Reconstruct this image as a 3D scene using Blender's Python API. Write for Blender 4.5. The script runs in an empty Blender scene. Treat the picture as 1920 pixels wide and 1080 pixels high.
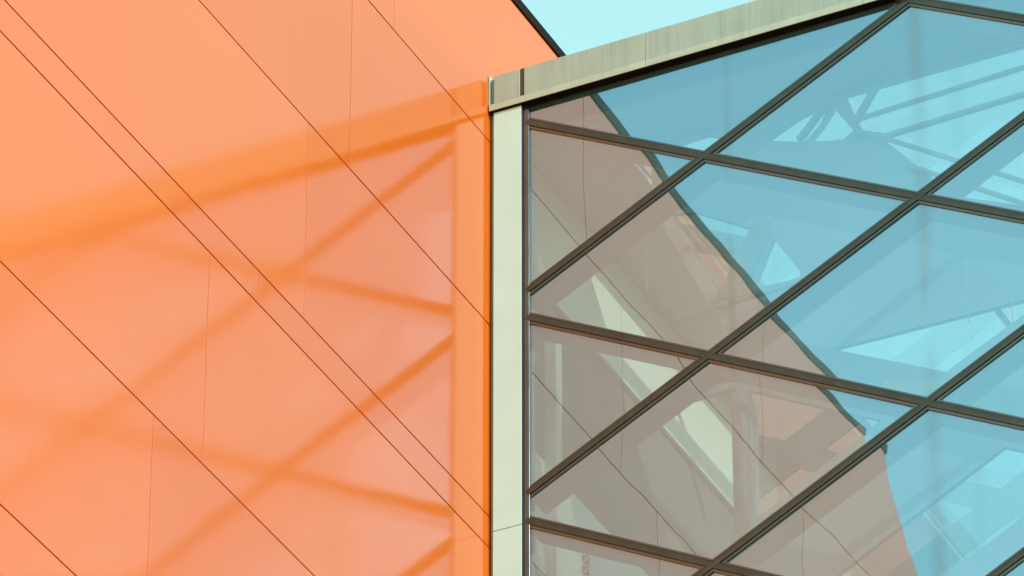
import bpy, bmesh, math, random
from mathutils import Vector
from mathutils.geometry import tessellate_polygon

random.seed(7)
sc = bpy.context.scene
COL = sc.collection

# ------------------------------------------------------------------ camera
cam = bpy.data.cameras.new('camera')
cam.sensor_width = 36.0
cam.lens = 36.0 * 11507.0 / 1920.0
cam.clip_start = 0.5
cam.clip_end = 6000.0
cam_ob = bpy.data.objects.new('camera', cam)
cam_ob.location = (28.16986, -56.61531, 1.7)
cam_ob.rotation_euler = (math.radians(90 + 33.99), 0, math.radians(26.22))
COL.objects.link(cam_ob)
sc.camera = cam_ob

# ------------------------------------------------------------------ sky, sun, exposure
SUN_EL = math.radians(26.0)
SUN_AZ = math.radians(116.0)          # clockwise from +Y
world = bpy.data.worlds.new('World')
sc.world = world
world.use_nodes = True
wn, wl = world.node_tree.nodes, world.node_tree.links
wn.clear()
sky = wn.new('ShaderNodeTexSky')
sky.sky_type = 'NISHITA'
sky.sun_disc = False
sky.sun_elevation = SUN_EL
sky.sun_rotation = SUN_AZ
sky.air_density = 2.0
sky.dust_density = 0.0
sky.ozone_density = 1.0
tint = wn.new('ShaderNodeMix')
tint.data_type = 'RGBA'
tint.blend_type = 'MULTIPLY'
tint.inputs[0].default_value = 1.0
tint.inputs[7].default_value = (0.92, 1.17, 0.93, 1)
bg = wn.new('ShaderNodeBackground')
bg.inputs['Strength'].default_value = 0.15
wo = wn.new('ShaderNodeOutputWorld')
wl.new(sky.outputs[0], tint.inputs[6])
wl.new(tint.outputs[2], bg.inputs['Color'])
wl.new(bg.outputs[0], wo.inputs['Surface'])

sun = bpy.data.lights.new('sun', 'SUN')
sun.energy = 1.25
sun.angle = math.radians(0.53)
sun.color = (1.0, 0.94, 0.84)
sun_ob = bpy.data.objects.new('sun', sun)
sdir = Vector((math.cos(SUN_EL) * math.sin(SUN_AZ), math.cos(SUN_EL) * math.cos(SUN_AZ), math.sin(SUN_EL)))
sun_ob.rotation_euler = sdir.to_track_quat('Z', 'Y').to_euler()
sun_ob.location = (40, -60, 80)
COL.objects.link(sun_ob)

vs = sc.view_settings
vs.view_transform = 'Standard'
vs.look = 'None'
vs.exposure = 1.0
vs.gamma = 1.0
vs.use_curve_mapping = False
sc.cycles.caustics_reflective = False
sc.cycles.caustics_refractive = False
sc.cycles.transparent_max_bounces = 24
sc.cycles.max_bounces = 12
sc.cycles.use_denoising = True

# ------------------------------------------------------------------ materials
def new_mat(name):
    m = bpy.data.materials.new(name)
    m.use_nodes = True
    m.node_tree.nodes.clear()
    return m, m.node_tree.nodes, m.node_tree.links

def noise(n, l, scale, vec=None, detail=3.0, rough=0.5):
    t = n.new('ShaderNodeTexNoise')
    t.inputs['Scale'].default_value = scale
    t.inputs['Detail'].default_value = detail
    t.inputs['Roughness'].default_value = rough
    if vec is not None:
        l.new(vec, t.inputs['Vector'])
    return t

def mapping(n, l, scale):
    g = n.new('ShaderNodeNewGeometry')
    m = n.new('ShaderNodeMapping')
    m.inputs['Scale'].default_value = scale
    l.new(g.outputs['Position'], m.inputs['Vector'])
    return m.outputs[0]

def ramp(n, l, fac, c0, c1, p0=0.3, p1=0.7):
    r = n.new('ShaderNodeValToRGB')
    r.color_ramp.elements[0].position = p0
    r.color_ramp.elements[1].position = p1
    r.color_ramp.elements[0].color = (*c0, 1)
    r.color_ramp.elements[1].color = (*c1, 1)
    l.new(fac, r.inputs[0])
    return r.outputs[0]

def mix_rgb(n, l, fac, a, b, mode='MIX'):
    m = n.new('ShaderNodeMix')
    m.data_type = 'RGBA'
    m.blend_type = mode
    for i, v in ((0, fac), (6, a), (7, b)):
        if hasattr(v, 'links'):
            l.new(v, m.inputs[i])
        elif isinstance(v, tuple):
            m.inputs[i].default_value = (*v, 1)
        else:
            m.inputs[i].default_value = v
    return m.outputs[2]

def math_n(n, l, op, a, b=None):
    m = n.new('ShaderNodeMath')
    m.operation = op
    for i, v in ((0, a), (1, b)):
        if v is None:
            continue
        if hasattr(v, 'links'):
            l.new(v, m.inputs[i])
        else:
            m.inputs[i].default_value = v
    return m.outputs[0]

def principled(n, l, color, rough, ior=1.5, metal=0.0, normal=None):
    b = n.new('ShaderNodeBsdfPrincipled')
    for k, v in (('Base Color', color), ('Roughness', rough), ('IOR', ior), ('Metallic', metal)):
        if hasattr(v, 'links'):
            l.new(v, b.inputs[k])
        elif isinstance(v, tuple):
            b.inputs[k].default_value = (*v, 1)
        else:
            b.inputs[k].default_value = v
    if normal is not None:
        l.new(normal, b.inputs['Normal'])
    o = n.new('ShaderNodeOutputMaterial')
    l.new(b.outputs[0], o.inputs[0])
    return b

def bump(n, l, height, dist, strength=1.0):
    b = n.new('ShaderNodeBump')
    b.inputs['Strength'].default_value = strength
    b.inputs['Distance'].default_value = dist
    l.new(height, b.inputs['Height'])
    return b.outputs[0]

def plain(name, c0, c1, rough, scale=2.0, ior=1.5, stretch=(1, 1, 1), metal=0.0):
    m, n, l = new_mat(name)
    v = mapping(n, l, stretch)
    t = noise(n, l, scale, v, 4)
    col = ramp(n, l, t.outputs[0], c0, c1)
    principled(n, l, col, rough, ior, metal)
    return m

M = {}

def orange_lacquer():
    m, n, l = new_mat('orange_lacquer')
    v = mapping(n, l, (1, 1, 1))
    big = noise(n, l, 0.35, v, 3)
    oi = n.new('ShaderNodeObjectInfo')
    tone = math_n(n, l, 'ADD', math_n(n, l, 'MULTIPLY', oi.outputs['Random'], 0.5), math_n(n, l, 'MULTIPLY', big.outputs[0], 0.6))
    col = ramp(n, l, tone, (0.80, 0.148, 0.012), (0.87, 0.174, 0.017), 0.1, 0.9)
    # faint runs of rain dirt
    v2 = mapping(n, l, (1, 5.0, 0.25))
    st = noise(n, l, 1.4, v2, 4)
    dirt = math_n(n, l, 'MULTIPLY', ramp(n, l, st.outputs[0], (0, 0, 0), (1, 1, 1), 0.55, 0.85), 0.10)
    col = mix_rgb(n, l, dirt, col, (0.62, 0.20, 0.07))
    fine = noise(n, l, 0.5, v, 2)
    mid = noise(n, l, 2.2, v, 2)
    h = math_n(n, l, 'ADD', fine.outputs[0], math_n(n, l, 'MULTIPLY', mid.outputs[0], 0.12))
    nrm = bump(n, l, h, 0.006)
    rg = n.new('ShaderNodeMapRange')
    rg.inputs['To Min'].default_value = 0.09
    rg.inputs['To Max'].default_value = 0.13
    l.new(big.outputs[0], rg.inputs[0])
    principled(n, l, col, rg.outputs[0], 1.83, 0.0, nrm)
    return m
M['orange'] = orange_lacquer()
M['orange_backing'] = plain('orange_backing', (0.05, 0.014, 0.007), (0.07, 0.02, 0.009), 0.8)
M['orange_render'] = plain('orange_render', (0.60, 0.14, 0.03), (0.66, 0.16, 0.035), 0.5)
M['coping'] = plain('dark_coping', (0.008, 0.002, 0.002), (0.014, 0.004, 0.003), 0.6, 2.0, 1.2)

def glass(name, tint_c, refl, refl_c, veil, veil_c, wave=0.0030):
    m, n, l = new_mat(name)
    pos = mapping(n, l, (1, 1, 1))
    oi = n.new('ShaderNodeObjectInfo')
    # every pane is bowed and wavy in its own way
    off = n.new('ShaderNodeVectorMath')
    off.operation = 'ADD'
    sc3 = n.new('ShaderNodeVectorMath')
    sc3.operation = 'SCALE'
    comb = n.new('ShaderNodeCombineXYZ')
    for i in range(3):
        l.new(oi.outputs['Random'], comb.inputs[i])
    l.new(comb.outputs[0], sc3.inputs[0])
    sc3.inputs['Scale'].default_value = 40.0
    l.new(pos, off.inputs[0])
    l.new(sc3.outputs[0], off.inputs[1])
    w1 = noise(n, l, 0.8, off.outputs[0], 1.5)
    nrm = bump(n, l, w1.outputs[0], wave)
    # dirt runs below the nodes and a teal veil painted in to brighten the panes
    sep = n.new('ShaderNodeSeparateXYZ')
    l.new(pos, sep.inputs[0])
    def run(x0, w):
        d = math_n(n, l, 'ABSOLUTE', math_n(n, l, 'SUBTRACT', sep.outputs[0], x0))
        r = n.new('ShaderNodeMapRange')
        r.interpolation_type = 'SMOOTHSTEP'
        r.inputs['From Min'].default_value = w
        r.inputs['From Max'].default_value = 0.0
        l.new(d, r.inputs[0])
        return r.outputs[0]
    runs = math_n(n, l, 'ADD', run(5.80, 0.17), math_n(n, l, 'MULTIPLY', run(3.26, 0.09), 0.7))
    vs_ = mapping(n, l, (1, 1, 0.3))
    rn = noise(n, l, 1.7, vs_, 2)
    runs = math_n(n, l, 'MULTIPLY', runs, ramp(n, l, rn.outputs[0], (0, 0, 0), (1, 1, 1), 0.35, 0.62))
    dn = noise(n, l, 1.1, pos, 4)
    vf = n.new('ShaderNodeMapRange')
    vf.inputs['To Min'].default_value = veil * 0.8
    vf.inputs['To Max'].default_value = veil * 1.2
    l.new(dn.outputs[0], vf.inputs[0])
    dif = n.new('ShaderNodeBsdfDiffuse')
    dif.inputs[0].default_value = (*veil_c, 1)
    dirt = n.new('ShaderNodeBsdfDiffuse')
    dirt.inputs[0].default_value = (0.16, 0.18, 0.12, 1)
    tr = n.new('ShaderNodeBsdfTransparent')
    tr.inputs[0].default_value = (*tint_c, 1)
    gl = n.new('ShaderNodeBsdfGlossy')
    gl.inputs['Color'].default_value = (*refl_c, 1)
    gl.inputs['Roughness'].default_value = 0.012
    l.new(nrm, gl.inputs['Normal'])
    lw = n.new('ShaderNodeLayerWeight')
    lw.inputs['Blend'].default_value = 0.5
    fac = math_n(n, l, 'ADD', math_n(n, l, 'MULTIPLY', math_n(n, l, 'POWER', lw.outputs['Facing'], 4.0), 0.5), refl)
    fac = math_n(n, l, 'MINIMUM', fac, 1.0)
    a = n.new('ShaderNodeMixShader')
    l.new(fac, a.inputs[0]); l.new(tr.outputs[0], a.inputs[1]); l.new(gl.outputs[0], a.inputs[2])
    b = n.new('ShaderNodeMixShader')
    l.new(vf.outputs[0], b.inputs[0]); l.new(a.outputs[0], b.inputs[1]); l.new(dif.outputs[0], b.inputs[2])
    c = n.new('ShaderNodeMixShader')
    l.new(math_n(n, l, 'MULTIPLY', runs, 0.28), c.inputs[0]); l.new(b.outputs[0], c.inputs[1]); l.new(dirt.outputs[0], c.inputs[2])
    o = n.new('ShaderNodeOutputMaterial')
    l.new(c.outputs[0], o.inputs[0])
    return m
M['glass'] = glass('coated_glass', (0.92, 0.98, 1.0), 0.55, (0.56, 0.79, 1.0), 0.08, (0.32, 0.80, 0.95))
M['mirror_glass'] = glass('mirror_glass', (0.85, 0.90, 0.90), 0.78, (1.0, 1.0, 1.0), 0.02, (0.5, 0.7, 0.7), 0.0008)
M['bright_glass'] = glass('bright_glass', (0.92, 0.97, 0.95), 0.33, (1.0, 1.0, 1.0), 0.01, (0.5, 0.7, 0.7), 0.0008)
M['inner_glass'] = glass('inner_glass', (0.60, 0.66, 0.66), 0.45, (1.0, 1.0, 1.0), 0.02, (0.5, 0.7, 0.7), 0.0008)

def clear_back():
    m, n, l = new_mat('clear_glass')
    tr = n.new('ShaderNodeBsdfTransparent')
    tr.inputs[0].default_value = (0.97, 0.99, 0.98, 1)
    gl = n.new('ShaderNodeBsdfGlossy')
    gl.inputs['Roughness'].default_value = 0.02
    fr = n.new('ShaderNodeValue')
    fr.outputs[0].default_value = 0.01
    a = n.new('ShaderNodeMixShader')
    l.new(fr.outputs[0], a.inputs[0]); l.new(tr.outputs[0], a.inputs[1]); l.new(gl.outputs[0], a.inputs[2])
    o = n.new('ShaderNodeOutputMaterial')
    l.new(a.outputs[0], o.inputs[0])
    return m
M['clear'] = clear_back()

def metal_frame():
    m, n, l = new_mat('bronze_aluminium')
    v = mapping(n, l, (1, 1, 1))
    t = noise(n, l, 3.0, v, 5, 0.6)
    col = ramp(n, l, t.outputs[0], (0.026, 0.028, 0.022), (0.044, 0.046, 0.038))
    f = noise(n, l, 26.0, v, 2)
    r = n.new('ShaderNodeMapRange')
    r.inputs['To Min'].default_value = 0.10
    r.inputs['To Max'].default_value = 0.22
    l.new(t.outputs[0], r.inputs[0])
    principled(n, l, col, r.outputs[0], 2.2, 0.0, bump(n, l, f.outputs[0], 0.0002))
    return m
M['frame'] = metal_frame()
M['cap'] = plain('olive_cap', (0.024, 0.030, 0.024), (0.042, 0.050, 0.040), 0.32, 5.0, 1.6, (1, 1, 1))
M['shadow_gap'] = plain('black_shadow_gap', (0.006, 0.006, 0.006), (0.010, 0.010, 0.010), 0.6)
M['spacer'] = plain('pale_spacer', (0.62, 0.64, 0.60), (0.70, 0.72, 0.68), 0.45)
M['fin'] = plain('grey_paint', (0.42, 0.45, 0.43), (0.48, 0.51, 0.49), 0.5)
M['lining'] = plain('lining_paint', (0.54, 0.70, 0.84), (0.59, 0.75, 0.88), 0.6, 0.8)
M['white'] = plain('white_paint', (0.76, 0.90, 0.78), (0.80, 0.93, 0.82), 0.5)
M['inside_grey'] = plain('inside_grey', (0.48, 0.50, 0.48), (0.54, 0.56, 0.54), 0.7)
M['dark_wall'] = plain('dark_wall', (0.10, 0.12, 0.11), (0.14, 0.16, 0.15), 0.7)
M['steel'] = plain('painted_steel', (0.50, 0.54, 0.50), (0.58, 0.62, 0.57), 0.4)

def weathered(name, c0, c1, streak, amount, rough=0.55, fine_amt=1.0):
    m, n, l = new_mat(name)
    v = mapping(n, l, (1, 1, 1))
    t = noise(n, l, 2.0, v, 5, 0.6)
    col = ramp(n, l, t.outputs[0], c0, c1)
    v2 = mapping(n, l, (1, 1, 0.03))
    s1 = noise(n, l, 30.0, v2, 4, 0.7)
    s2 = noise(n, l, 7.0, v2, 4, 0.65)
    f1 = math_n(n, l, 'MULTIPLY', ramp(n, l, s1.outputs[0], (0, 0, 0), (1, 1, 1), 0.5, 0.8), amount)
    col = mix_rgb(n, l, f1, col, streak)
    f2 = math_n(n, l, 'MULTIPLY', ramp(n, l, s2.outputs[0], (0, 0, 0), (1, 1, 1), 0.45, 0.75), amount * 0.6)
    col = mix_rgb(n, l, f2, col, streak)
    g = noise(n, l, 60.0, v, 2)
    principled(n, l, col, rough, 1.45, 0.0, bump(n, l, g.outputs[0], 0.0006 * fine_amt))
    return m
M['fascia'] = weathered('weathered_fascia', (0.355, 0.435, 0.42), (0.405, 0.49, 0.47), (0.20, 0.24, 0.20), 0.5)
M['lip'] = weathered('weathered_lip', (0.44, 0.51, 0.46), (0.49, 0.57, 0.52), (0.29, 0.31, 0.24), 0.4)
M['post'] = weathered('pale_green_post', (0.54, 0.77, 0.82), (0.58, 0.81, 0.86), (0.46, 0.60, 0.56), 0.25, 0.45, 0.3)
M['flashing'] = weathered('green_grey_flashing', (0.15, 0.30, 0.27), (0.19, 0.35, 0.32), (0.08, 0.14, 0.12), 0.5)
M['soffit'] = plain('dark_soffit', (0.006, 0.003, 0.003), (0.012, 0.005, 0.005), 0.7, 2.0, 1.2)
M['navy'] = plain('dark_blue_return', (0.030, 0.032, 0.055), (0.045, 0.047, 0.075), 0.45)
M['paving'] = plain('paving', (0.09, 0.09, 0.085), (0.13, 0.13, 0.12), 0.8, 0.4)
M['concrete'] = plain('concrete', (0.30, 0.30, 0.27), (0.38, 0.38, 0.34), 0.8, 1.0)
M['red'] = plain('red_cloth', (0.62, 0.05, 0.04), (0.70, 0.07, 0.05), 0.7)
M['cord'] = plain('pale_wire', (0.75, 0.76, 0.72), (0.8, 0.81, 0.77), 0.4)

# ------------------------------------------------------------------ mesh helpers
def link(name, me, mat, parent=None):
    mats = mat if isinstance(mat, (list, tuple)) else [mat]
    for k in mats:
        me.materials.append(M[k])
    o = bpy.data.objects.new(name, me)
    COL.objects.link(o)
    if parent is not None:
        o.parent = parent
    return o

def mesh_from(verts, faces, name):
    me = bpy.data.meshes.new(name)
    me.from_pydata([tuple(v) for v in verts], [], faces)
    bm = bmesh.new()
    bm.from_mesh(me)
    bmesh.ops.recalc_face_normals(bm, faces=bm.faces)
    bm.to_mesh(me)
    bm.free()
    return me

def box(name, x0, x1, y0, y1, z0, z1, mat, parent=None, bev=0.0):
    bm = bmesh.new()
    bmesh.ops.create_cube(bm, size=1.0)
    for v in bm.verts:
        v.co = Vector(((x0 + x1) / 2 + v.co.x * (x1 - x0), (y0 + y1) / 2 + v.co.y * (y1 - y0), (z0 + z1) / 2 + v.co.z * (z1 - z0)))
    if bev:
        bmesh.ops.bevel(bm, geom=bm.edges[:], offset=bev, segments=1, affect='EDGES')
    me = bpy.data.meshes.new(name)
    bm.to_mesh(me)
    bm.free()
    return link(name, me, mat, parent)

def bar(name, p0, p1, prof, mat, parent=None):
    """extrude a closed profile of (across, depth) along p0-p1, given in facade x,z"""
    a, b = Vector((p0[0], 0, p0[1])), Vector((p1[0], 0, p1[1]))
    d = (b - a).normalized()
    up = Vector((-d.z, 0, d.x))
    if up.z < 0:
        up = -up
    k = len(prof)
    vs_ = [q + up * t + Vector((0, y, 0)) for q in (a, b) for t, y in prof]
    fs = [tuple(range(k)), tuple(range(2 * k - 1, k - 1, -1))]
    fs += [(i, (i + 1) % k, k + (i + 1) % k, k + i) for i in range(k)]
    return link(name, mesh_from(vs_, fs, name), mat, parent)

def rect_prof(w, y0, y1, c=0.0):
    return [(c - w / 2, y0), (c + w / 2, y0), (c + w / 2, y1), (c - w / 2, y1)]

def clip_poly(poly, inside, cut):
    out = []
    for i, p in enumerate(poly):
        q = poly[i - 1]
        ip, iq = inside(p), inside(q)
        if ip != iq:
            out.append(cut(q, p))
        if ip:
            out.append(p)
    return out

def clip_rect(poly, x0, x1, z0, z1):
    for ax, lim, sg in ((0, x0, 1), (0, x1, -1), (1, z0, 1), (1, z1, -1)):
        def cut(a, b, ax=ax, lim=lim):
            t = (lim - a[ax]) / (b[ax] - a[ax])
            return (a[0] + t * (b[0] - a[0]), a[1] + t * (b[1] - a[1]))
        poly = clip_poly(poly, lambda p, ax=ax, lim=lim, sg=sg: sg * (p[ax] - lim) >= 0, cut)
        if len(poly) < 3:
            return []
    return poly

def slab(name, poly, y0, y1, mats, parent, tilt=(0, 0), bow=None):
    """a pane: front face in material 0, back and edges in material 1.
    bow = (function of x,z -> depth) bends the outer face like a real insulated unit"""
    cx = sum(p[0] for p in poly) / len(poly)
    cz = sum(p[1] for p in poly) / len(poly)
    bm = bmesh.new()
    fv = [bm.verts.new((p[0], 0, p[1])) for p in poly]
    front = bm.faces.new(fv)
    if bow:
        bmesh.ops.triangulate(bm, faces=[front])
        for _ in range(4):
            bmesh.ops.subdivide_edges(bm, edges=bm.edges[:], cuts=1, use_grid_fill=True)
    def depth(x, z):
        return y0 + (x - cx) * tilt[0] + (z - cz) * tilt[1] + (bow(x, z) if bow else 0)
    for v in bm.verts:
        v.co.y = depth(v.co.x, v.co.z)
    for f in bm.faces:
        f.normal_update()
        if f.normal.y > 0:
            f.normal_flip()
        f.smooth = bool(bow)
    nfront = len(bm.faces)
    k = len(poly)
    bm.faces.ensure_lookup_table()
    fr = [bm.verts.new((p[0], y0 + 0.0005, p[1])) for p in poly]
    bk = [bm.verts.new((p[0], y1, p[1])) for p in poly]
    extra = [bm.faces.new(bk)] + [bm.faces.new((fr[q], fr[(q + 1) % k], bk[(q + 1) % k], bk[q])) for q in range(k)]
    for f in extra:
        f.normal_update()
        c = f.calc_center_median()
        d = c - Vector((cx, (y0 + y1) / 2, cz))
        if f.normal.dot(d) < 0:
            f.normal_flip()
        f.material_index = 1 if len(mats) > 1 else 0
        f.smooth = False
    me = bpy.data.meshes.new(name)
    bm.to_mesh(me)
    bm.free()
    if bow:
        e = 0.004
        nn = []
        for v in me.vertices:
            x, y, z = v.co
            if abs(y - y1) < 1e-6:
                nn.append((0, 1, 0))
                continue
            gx = (depth(x + e, z) - depth(x - e, z)) / (2 * e)
            gz = (depth(x, z + e) - depth(x, z - e)) / (2 * e)
            nn.append(tuple(Vector((gx, -1, gz)).normalized()))
        me.normals_split_custom_set_from_vertices(nn)
    return link(name, me, mats, parent)

def empty(name, loc, label, cat, group=None):
    o = bpy.data.objects.new(name, None)
    COL.objects.link(o)
    o.location = (0, 0, 0)
    o['label'] = label
    o['category'] = cat
    if group:
        o['group'] = group
    return o

def thing(o, label, cat, group=None):
    o['label'] = label
    o['category'] = cat
    if group:
        o['group'] = group
    return o

# ------------------------------------------------------------------ ground
g = box('ground', -1500, 1500, -1500, 1500, -0.3, 0, 'paving')
g['kind'] = 'structure'

# ------------------------------------------------------------------ orange building
ob = empty('orange_building', (0, 0, 0), 'tall building clad in glossy orange panels, left of the glass facade', 'building')
Y_TOP, Y_END = -12.40, -14.23          # the free end leans out below the coping
def prism_x(name, x0, x1, poly, mat, parent):
    """a slab between two x planes with its outline given in y,z"""
    k = len(poly)
    vs_ = [(x, p[0], p[1]) for x in (x0, x1) for p in poly]
    fs = [tuple(range(k)), tuple(range(2 * k - 1, k - 1, -1))] + [(i, (i + 1) % k, k + (i + 1) % k, k + i) for i in range(k)]
    return link(name, mesh_from(vs_, fs, name), mat, parent)
prism_x('backing_wall', -14.9, -0.045, [(Y_END + 0.05, 0), (21.9, 0), (21.9, 49.20), (Y_TOP + 0.05, 49.20), (Y_END + 0.05, 46.53)], 'orange_backing', ob)
prism_x('end_wall', -14.95, -0.048, [(Y_END, 0), (Y_END + 0.046, 0), (Y_END + 0.046, 46.53), (Y_TOP + 0.046, 49.20), (Y_TOP, 49.20), (Y_END, 46.53)], 'orange_render', ob)
box('lower_wall', -0.044, -0.004, Y_END, 0.05, 0.0, 29.25, 'orange_render', ob)
rows = [(49.170, 46.53, (-2.70, -8.41)), (46.53, 43.76, (-3.80, -9.51)), (43.76, 40.975, (-4.85,)),
        (40.975, 40.53, (-0.23, -5.94)), (40.53, 37.72, (-0.23, -7.09, -12.80)), (37.72, 34.88, (-2.50, -8.20, -13.91)),
        (34.88, 32.07, (-3.60, -9.31)), (32.07, 29.26, (-4.71, -10.42))]
for zt, zb, seams in rows:
    ys = [0.055] + list(seams) + [Y_END]
    if zt > 48:
        ys = [21.9, 14.43, 8.72, 3.01] + list(seams)
        prism_x('panel', -0.040, 0.0004, [(-8.416, zb + 0.010), (-8.416, zt - 0.010), (Y_TOP, zt - 0.010), (Y_END, zb + 0.010)], 'orange', ob)
    for a, b in zip(ys[:-1], ys[1:]):
        box('panel', -0.040, random.uniform(-0.0012, 0.0012), b + 0.006, a - 0.006, zb + 0.010, zt - 0.010, 'orange', ob, 0.002)
cp = box('coping', -0.40, 0.022, Y_TOP - 0.03, 21.9, 49.172, 49.330, 'coping', ob, 0.006)
box('roof', -14.8, -0.42, Y_TOP + 0.2, 21.8, 49.20, 49.26, 'concrete', ob)

# ------------------------------------------------------------------ glass building: grid of the facade
gb = empty('glass_building', (0, 0, 0), 'glass building with dark diamond grid of mullions under a weathered flat roof edge', 'building')
SL = 0.5267
STEP = 2.955
X0, X1 = 0.50, 22.60
ZB, ZT = 33.2, 46.985
def zfall(k, x): return 46.962 - STEP * k - SL * x       # falls to the right
def zrise(k, x): return 43.862 - STEP * k + SL * x       # rises to the right

cap_prof = [(-0.040, -0.021), (-0.040, -0.036), (-0.016, -0.038), (-0.012, -0.036), (0.010, -0.036), (0.014, -0.038), (0.034, -0.036), (0.034, -0.021)]
def mullion(p0, p1, off):
    def sh(pr): return [(t, y + off) for t, y in pr]
    mu = bar('mullion', p0, p1, sh(rect_prof(0.150, -0.020, 0.030)), 'frame', gb)
    bar('cap', p0, p1, sh(cap_prof), 'cap', mu)
    bar('shadow_gap', p0, p1, sh(rect_prof(0.014, -0.030, -0.0205, 0.042)), 'shadow_gap', mu)  # black strip painted in for the shaded slot above the cap
    bar('spacer', p0, p1, sh(rect_prof(0.152, 0.0305, 0.046)), 'spacer', mu)
    bar('fin', p0, p1, sh(rect_prof(0.140, 0.0465, 0.43)), 'fin', mu)
def seg(zf):
    xs = [X0, X1]
    z0, z1 = zf(X0), zf(X1)
    pts = [(X0, z0), (X1, z1)]
    def at(z): return X0 + (z - z0) / (z1 - z0) * (X1 - X0)
    out = []
    for (x, z) in pts:
        if z > ZT: x, z = at(ZT), ZT
        if z < ZB: x, z = at(ZB), ZB
        out.append((x, z))
    return out if abs(out[0][0] - out[1][0]) > 0.3 and all(X0 - 1e-6 <= p[0] <= X1 + 1e-6 for p in out) else None
for k in range(-6, 6):
    s = seg(lambda x: zfall(k, x))
    if s: mullion(s[0], s[1], 0.0)
for k in range(-3, 8):
    s = seg(lambda x: zrise(k, x))
    if s: mullion(s[0], s[1], -0.003)

BOWX = -0.0022
# panes: the cells between two falling and two rising lines
def cross(kf, kr):
    x = (46.962 - 43.862 - STEP * (kf - kr)) / (2 * SL)
    return (x, zfall(kf, x))
for kf in range(-7, 6):
    for kr in range(-5, 10):
        P = [cross(kf, kr), cross(kf, kr + 1), cross(kf + 1, kr + 1), cross(kf + 1, kr)]
        c = (sum(p[0] for p in P) / 4, sum(p[1] for p in P) / 4)
        P = [(c[0] + (p[0] - c[0]) * 0.985, c[1] + (p[1] - c[1]) * 0.985) for p in P]
        P = clip_rect(P, 0.505, X1 - 0.02, ZB + 0.02, 46.938)
        if len(P) < 3:
            continue
        area = abs(sum(P[i - 1][0] * P[i][1] - P[i][0] * P[i - 1][1] for i in range(len(P)))) / 2
        if area < 0.05:
            continue
        b = random.choice((-1, 1)) * random.uniform(0.0008, 0.0026)
        if (kf, kr) == (1, 2):
            b = BOWX
        def bow(x, z, kf=kf, kr=kr, b=b):
            u = max(0.0, min(1.0, (46.962 - SL * x - z) / STEP - kf)) * 2 - 1
            v = max(0.0, min(1.0, (43.862 + SL * x - z) / STEP - kr)) * 2 - 1
            return b * (1 - u ** 4) * (1 - v ** 4)
        slab('pane', P, 0.0, 0.024, ['glass', 'clear'], gb, (random.uniform(-1, 1) * 0.0024, random.uniform(-1, 1) * 0.0024), bow)

# edge frame, corner post and flashing beside the orange wall
box('edge_frame', 0.462, 0.540, -0.034, 0.12, 29.0, 46.939, 'frame', gb, 0.003)
box('edge_return', 0.455, 0.4615, -0.075, 0.06, 29.0, 46.939, 'navy', gb)
cpost = box('corner_post', 0.068, 0.455, -0.080, 0.06, 40.722, 46.939, 'post', gb, 0.004)
box('corner_post', 0.068, 0.455, -0.0815, 0.06, 29.0, 40.712, 'post', gb, 0.004)
box('flashing', 0.022, 0.066, -0.040, 0.03, 29.0, 46.939, 'flashing', gb, 0.003)
box('corner_seal', 0.004, 0.0215, 0.02, 0.05, 29.0, 46.939, 'shadow_gap', gb)
box('right_frame', X1 - 0.05, X1 + 0.10, -0.034, 0.12, 29.0, 46.939, 'frame', gb, 0.003)

# roof edge
box('soffit', 0.020, X1 + 0.1, -0.1135, 0.44, 46.940, 46.9525, 'soffit', gb)
xs = [0.505, 2.20, 5.16, 8.12, 11.08, 14.04, 17.0, 19.96, X1 + 0.12]
for a, b in zip(xs[:-1], xs[1:]):
    fp = box('fascia_panel', a + 0.003, b - 0.003, -0.101, -0.06, 47.060, 47.495, 'fascia', gb, 0.003)
    box('fascia_lip', a + 0.003, b - 0.003, -0.115, -0.06, 46.953, 47.056, 'lip', gb, 0.004)
box('fascia_block', 0.085, 0.448, -0.108, -0.06, 47.060, 47.490, 'fascia', gb, 0.004)
box('fascia_joint', 0.4495, 0.504, -0.097, -0.061, 47.061, 47.490, 'cap', gb)
box('fascia_lip', 0.018, 0.5055, -0.116, -0.06, 46.953, 47.0565, 'lip', gb, 0.004)
box('fascia_return', 0.030, 0.099, -0.060, -0.030, 47.060, 47.480, 'flashing', gb)
bar('flashing_tip', (0.012, 47.06), (0.012, 47.53), rect_prof(0.012, -0.10, 0.0), 'lip', gb)
# roof with a long rooflight behind the front edge, added to light the inside
SX0, SX1, SY0, SY1 = 1.25, 20.0, 1.46, 14.0
for a, b, c, d in ((0.06, X1 + 0.1, -0.055, SY0), (0.06, X1 + 0.1, SY1, 21.8), (0.06, SX0, SY0 + 0.001, SY1 - 0.001), (SX1, X1 + 0.1, SY0 + 0.001, SY1 - 0.001)):
    box('roof_slab', a, b, c, d, 46.96, 47.46, 'concrete', gb)
nx = 7
for i in range(nx):
    xa = SX0 + (SX1 - SX0) * i / nx
    xb = SX0 + (SX1 - SX0) * (i + 1) / nx
    box('added_rooflight_pane', xa + 0.02, xb - 0.02, SY0 - 0.05, SY1 + 0.05, 47.462, 47.485, 'clear', gb)
    if i:
        box('added_rooflight_bar', xa - 0.05, xa + 0.05, SY0 + 0.002, SY1 - 0.002, 47.20, 47.455, 'steel', gb)

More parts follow.
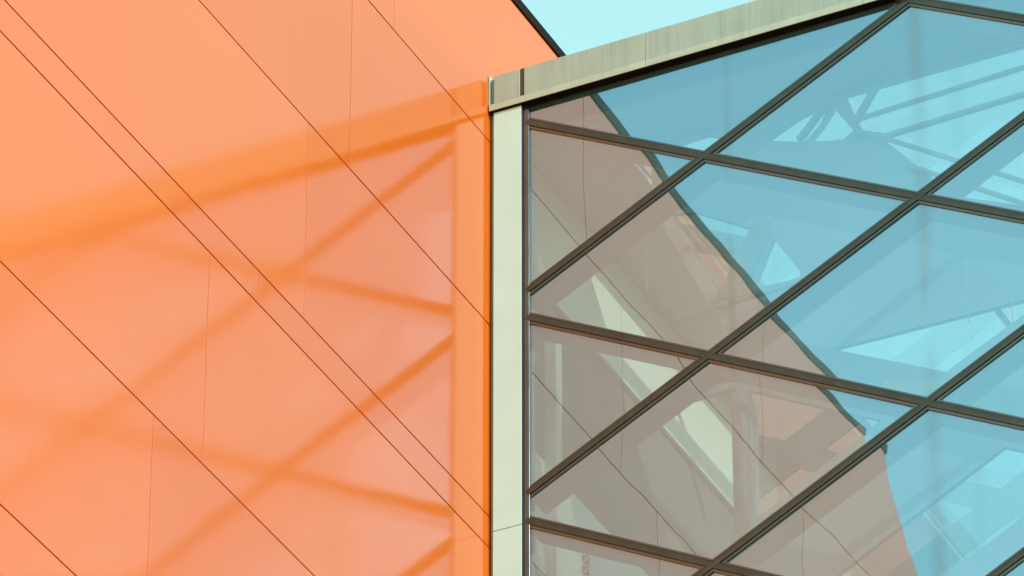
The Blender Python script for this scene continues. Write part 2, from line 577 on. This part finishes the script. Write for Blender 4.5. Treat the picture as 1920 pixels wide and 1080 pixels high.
# inside of the building: side wall with white bands, ceiling, far walls, floors
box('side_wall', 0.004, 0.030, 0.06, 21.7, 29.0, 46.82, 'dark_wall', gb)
for zb_, zt_ in ((45.06, 46.815), (40.80, 42.50), (36.54, 38.24)):
    box('wall_band', 0.031, 0.100, 0.50, 21.6, zb_, zt_, 'white', gb, 0.01)
for a, b, c, d in ((0.031, X1 + 0.05, 0.45, SY0), (0.031, X1 + 0.05, SY1, 21.7), (0.031, SX0, SY0 + 0.001, SY1 - 0.001), (SX1, X1 + 0.05, SY0 + 0.001, SY1 - 0.001)):
    box('ceiling', a, b, c, d, 46.82, 46.90, 'inside_grey', gb)
box('back_wall', 0.031, X1 + 0.05, 21.55, 21.75, 29.0, 46.81, 'inside_grey', gb)
box('far_side_wall', X1 + 0.06, X1 + 0.11, 0.13, 21.7, 29.0, 46.81, 'inside_grey', gb)
box('lower_wall', 0.004, X1 + 0.11, 0.0, 0.3, 0.0, 28.99, 'concrete', gb)
box('floor_slab', 0.11, X1 + 0.04, 0.6, 21.5, 32.7, 33.1, 'concrete', gb)
box('column', 0.36, 0.53, 0.75, 0.92, 33.1, 44.05, 'white', gb, 0.01)
box('column', 2.73, 2.885, 1.10, 1.26, 33.1, 42.66, 'fin', gb, 0.01)
box('tie_beam', 0.11, 2.2, 5.2, 5.3, 45.62, 45.72, 'fin', gb)

# inner skin: lining with glazed openings behind the facade
lining_outline = [(1.62, 46.80), (1.62, 45.75), (2.50, 43.95), (2.72, 42.90), (2.72, 34.0), (8.3, 34.0), (8.3, 46.80)]
holes = [
    [(1.91, 45.67), (2.19, 45.63), (3.04, 45.09), (2.60, 44.24)],
    [(3.27, 44.89), (3.62, 44.30), (3.61, 44.19), (2.98, 44.23)],
    [(2.90, 42.74), (4.62, 41.82), (2.90, 40.86)],
    [(4.01, 43.03), (5.49, 42.27), (6.92, 43.00)],
    [(3.76, 39.70), (6.18, 41.00), (6.89, 40.62), (6.87, 40.23), (5.16, 39.33)],
    [(3.20, 46.40), (3.65, 46.61), (4.10, 46.73), (3.95, 46.42), (3.74, 46.22)],
    [(4.00, 46.40), (4.18, 46.66), (4.42, 46.20), (4.25, 46.09), (3.80, 46.20)],
    [(4.31, 46.75), (8.00, 46.75), (8.00, 46.10), (4.83, 46.01), (4.50, 46.16)],
    [(4.77, 45.96), (8.00, 46.05), (8.00, 45.95), (6.87, 45.37), (5.66, 44.86)],
    [(1.76, 46.72), (2.39, 46.75), (2.67, 46.62), (2.43, 46.47)],
    [(5.60, 44.84), (6.01, 45.05), (6.95, 45.36), (8.00, 45.80), (8.00, 43.70)],
    [(5.87, 39.21), (6.43, 39.50), (6.42, 39.28), (6.07, 39.12)],
]
YL = 1.30
def lining():
    loops = [lining_outline] + holes
    flat = [p for lp in loops for p in lp]
    tris = tessellate_polygon([[Vector((p[0], p[1], 0)) for p in lp] for lp in loops])
    nv = len(flat)
    vs_ = [(p[0], YL, p[1]) for p in flat] + [(p[0], YL + 0.07, p[1]) for p in flat]
    fs = [tuple(t) for t in tris] + [tuple(nv + i for i in reversed(t)) for t in tris]
    s = 0
    for lp in loops:
        k = len(lp)
        for i in range(k):
            fs.append((s + i, s + (i + 1) % k, nv + s + (i + 1) % k, nv + s + i))
        s += k
    return link('lining', mesh_from(vs_, fs, 'lining'), 'lining', gb)
ln = lining()
for q, h in enumerate(holes):
    slab('inner_pane', h, YL + 0.03, YL + 0.045, ['mirror_glass' if q in (0, 2) else 'inner_glass' if q == 4 else 'bright_glass', 'clear'], ln)
for h in ([(4.54, 42.20), (4.71, 42.36), (5.60, 42.10), (5.43, 41.94)],):
    slab('baffle', h, 1.272, 1.296, ['white'], ln)
def strut(p0, p1, w, y0, y1, mat):
    bar('strut', p0, p1, rect_prof(w, y0, y1), mat, ln)
strut((1.86, 45.56), (2.52, 44.08), 0.16, 1.12, 1.27, 'white')
strut((2.66, 44.08), (3.21, 45.10), 0.20, 1.12, 1.27, 'steel')
strut((2.03, 43.93), (3.75, 44.00), 0.07, 1.06, 1.118, 'steel')
strut((4.40, 46.29), (8.0, 46.42), 0.05, 1.22, 1.27, 'steel')
strut((4.83, 45.90), (7.5, 44.10), 0.05, 1.22, 1.27, 'steel')
strut((5.10, 45.41), (7.5, 43.75), 0.05, 1.22, 1.27, 'steel')
strut((3.69, 46.20), (4.13, 46.70), 0.06, 1.18, 1.27, 'fin')
strut((4.13, 46.70), (4.55, 46.00), 0.07, 1.15, 1.279, 'fin')
strut((4.44, 46.20), (4.76, 46.70), 0.06, 1.18, 1.272, 'fin')

# ------------------------------------------------------------------ small hanging things behind the glass
def cable(x, z0, z1, label):
    o = bar('hanging_cable', (x, z0), (x, z1), rect_prof(0.010, 0.90, 0.91), 'cord')
    thing(o, label, 'cable', 'cables hanging behind the glass')
cable(1.70, 44.34, 45.18, 'thin pale cable hanging behind the glass that mirrors the orange wall')
cable(5.96, 42.60, 43.50, 'thin pale cable behind blue glass, left of the pair near the right edge')
cable(6.53, 42.17, 43.09, 'thin pale cable behind blue glass, rightmost of all')
bn = empty('hanging_banner', (0, 0, 0), 'narrow red banner with pale zigzag lettering behind the lowest left pane', 'banner')
bar('cloth', (0.84, 40.72), (0.84, 39.2), rect_prof(0.10, 0.900, 0.906), 'red', bn)
for i in range(9):
    z = 40.66 - i * 0.16
    bar('stroke', (0.80, z - 0.05), (0.88, z + 0.03), rect_prof(0.022, 0.896, 0.8995), 'cord', bn)
    bar('stroke', (0.80, z - 0.06), (0.88, z - 0.11), rect_prof(0.016, 0.896, 0.8995), 'cord', bn)
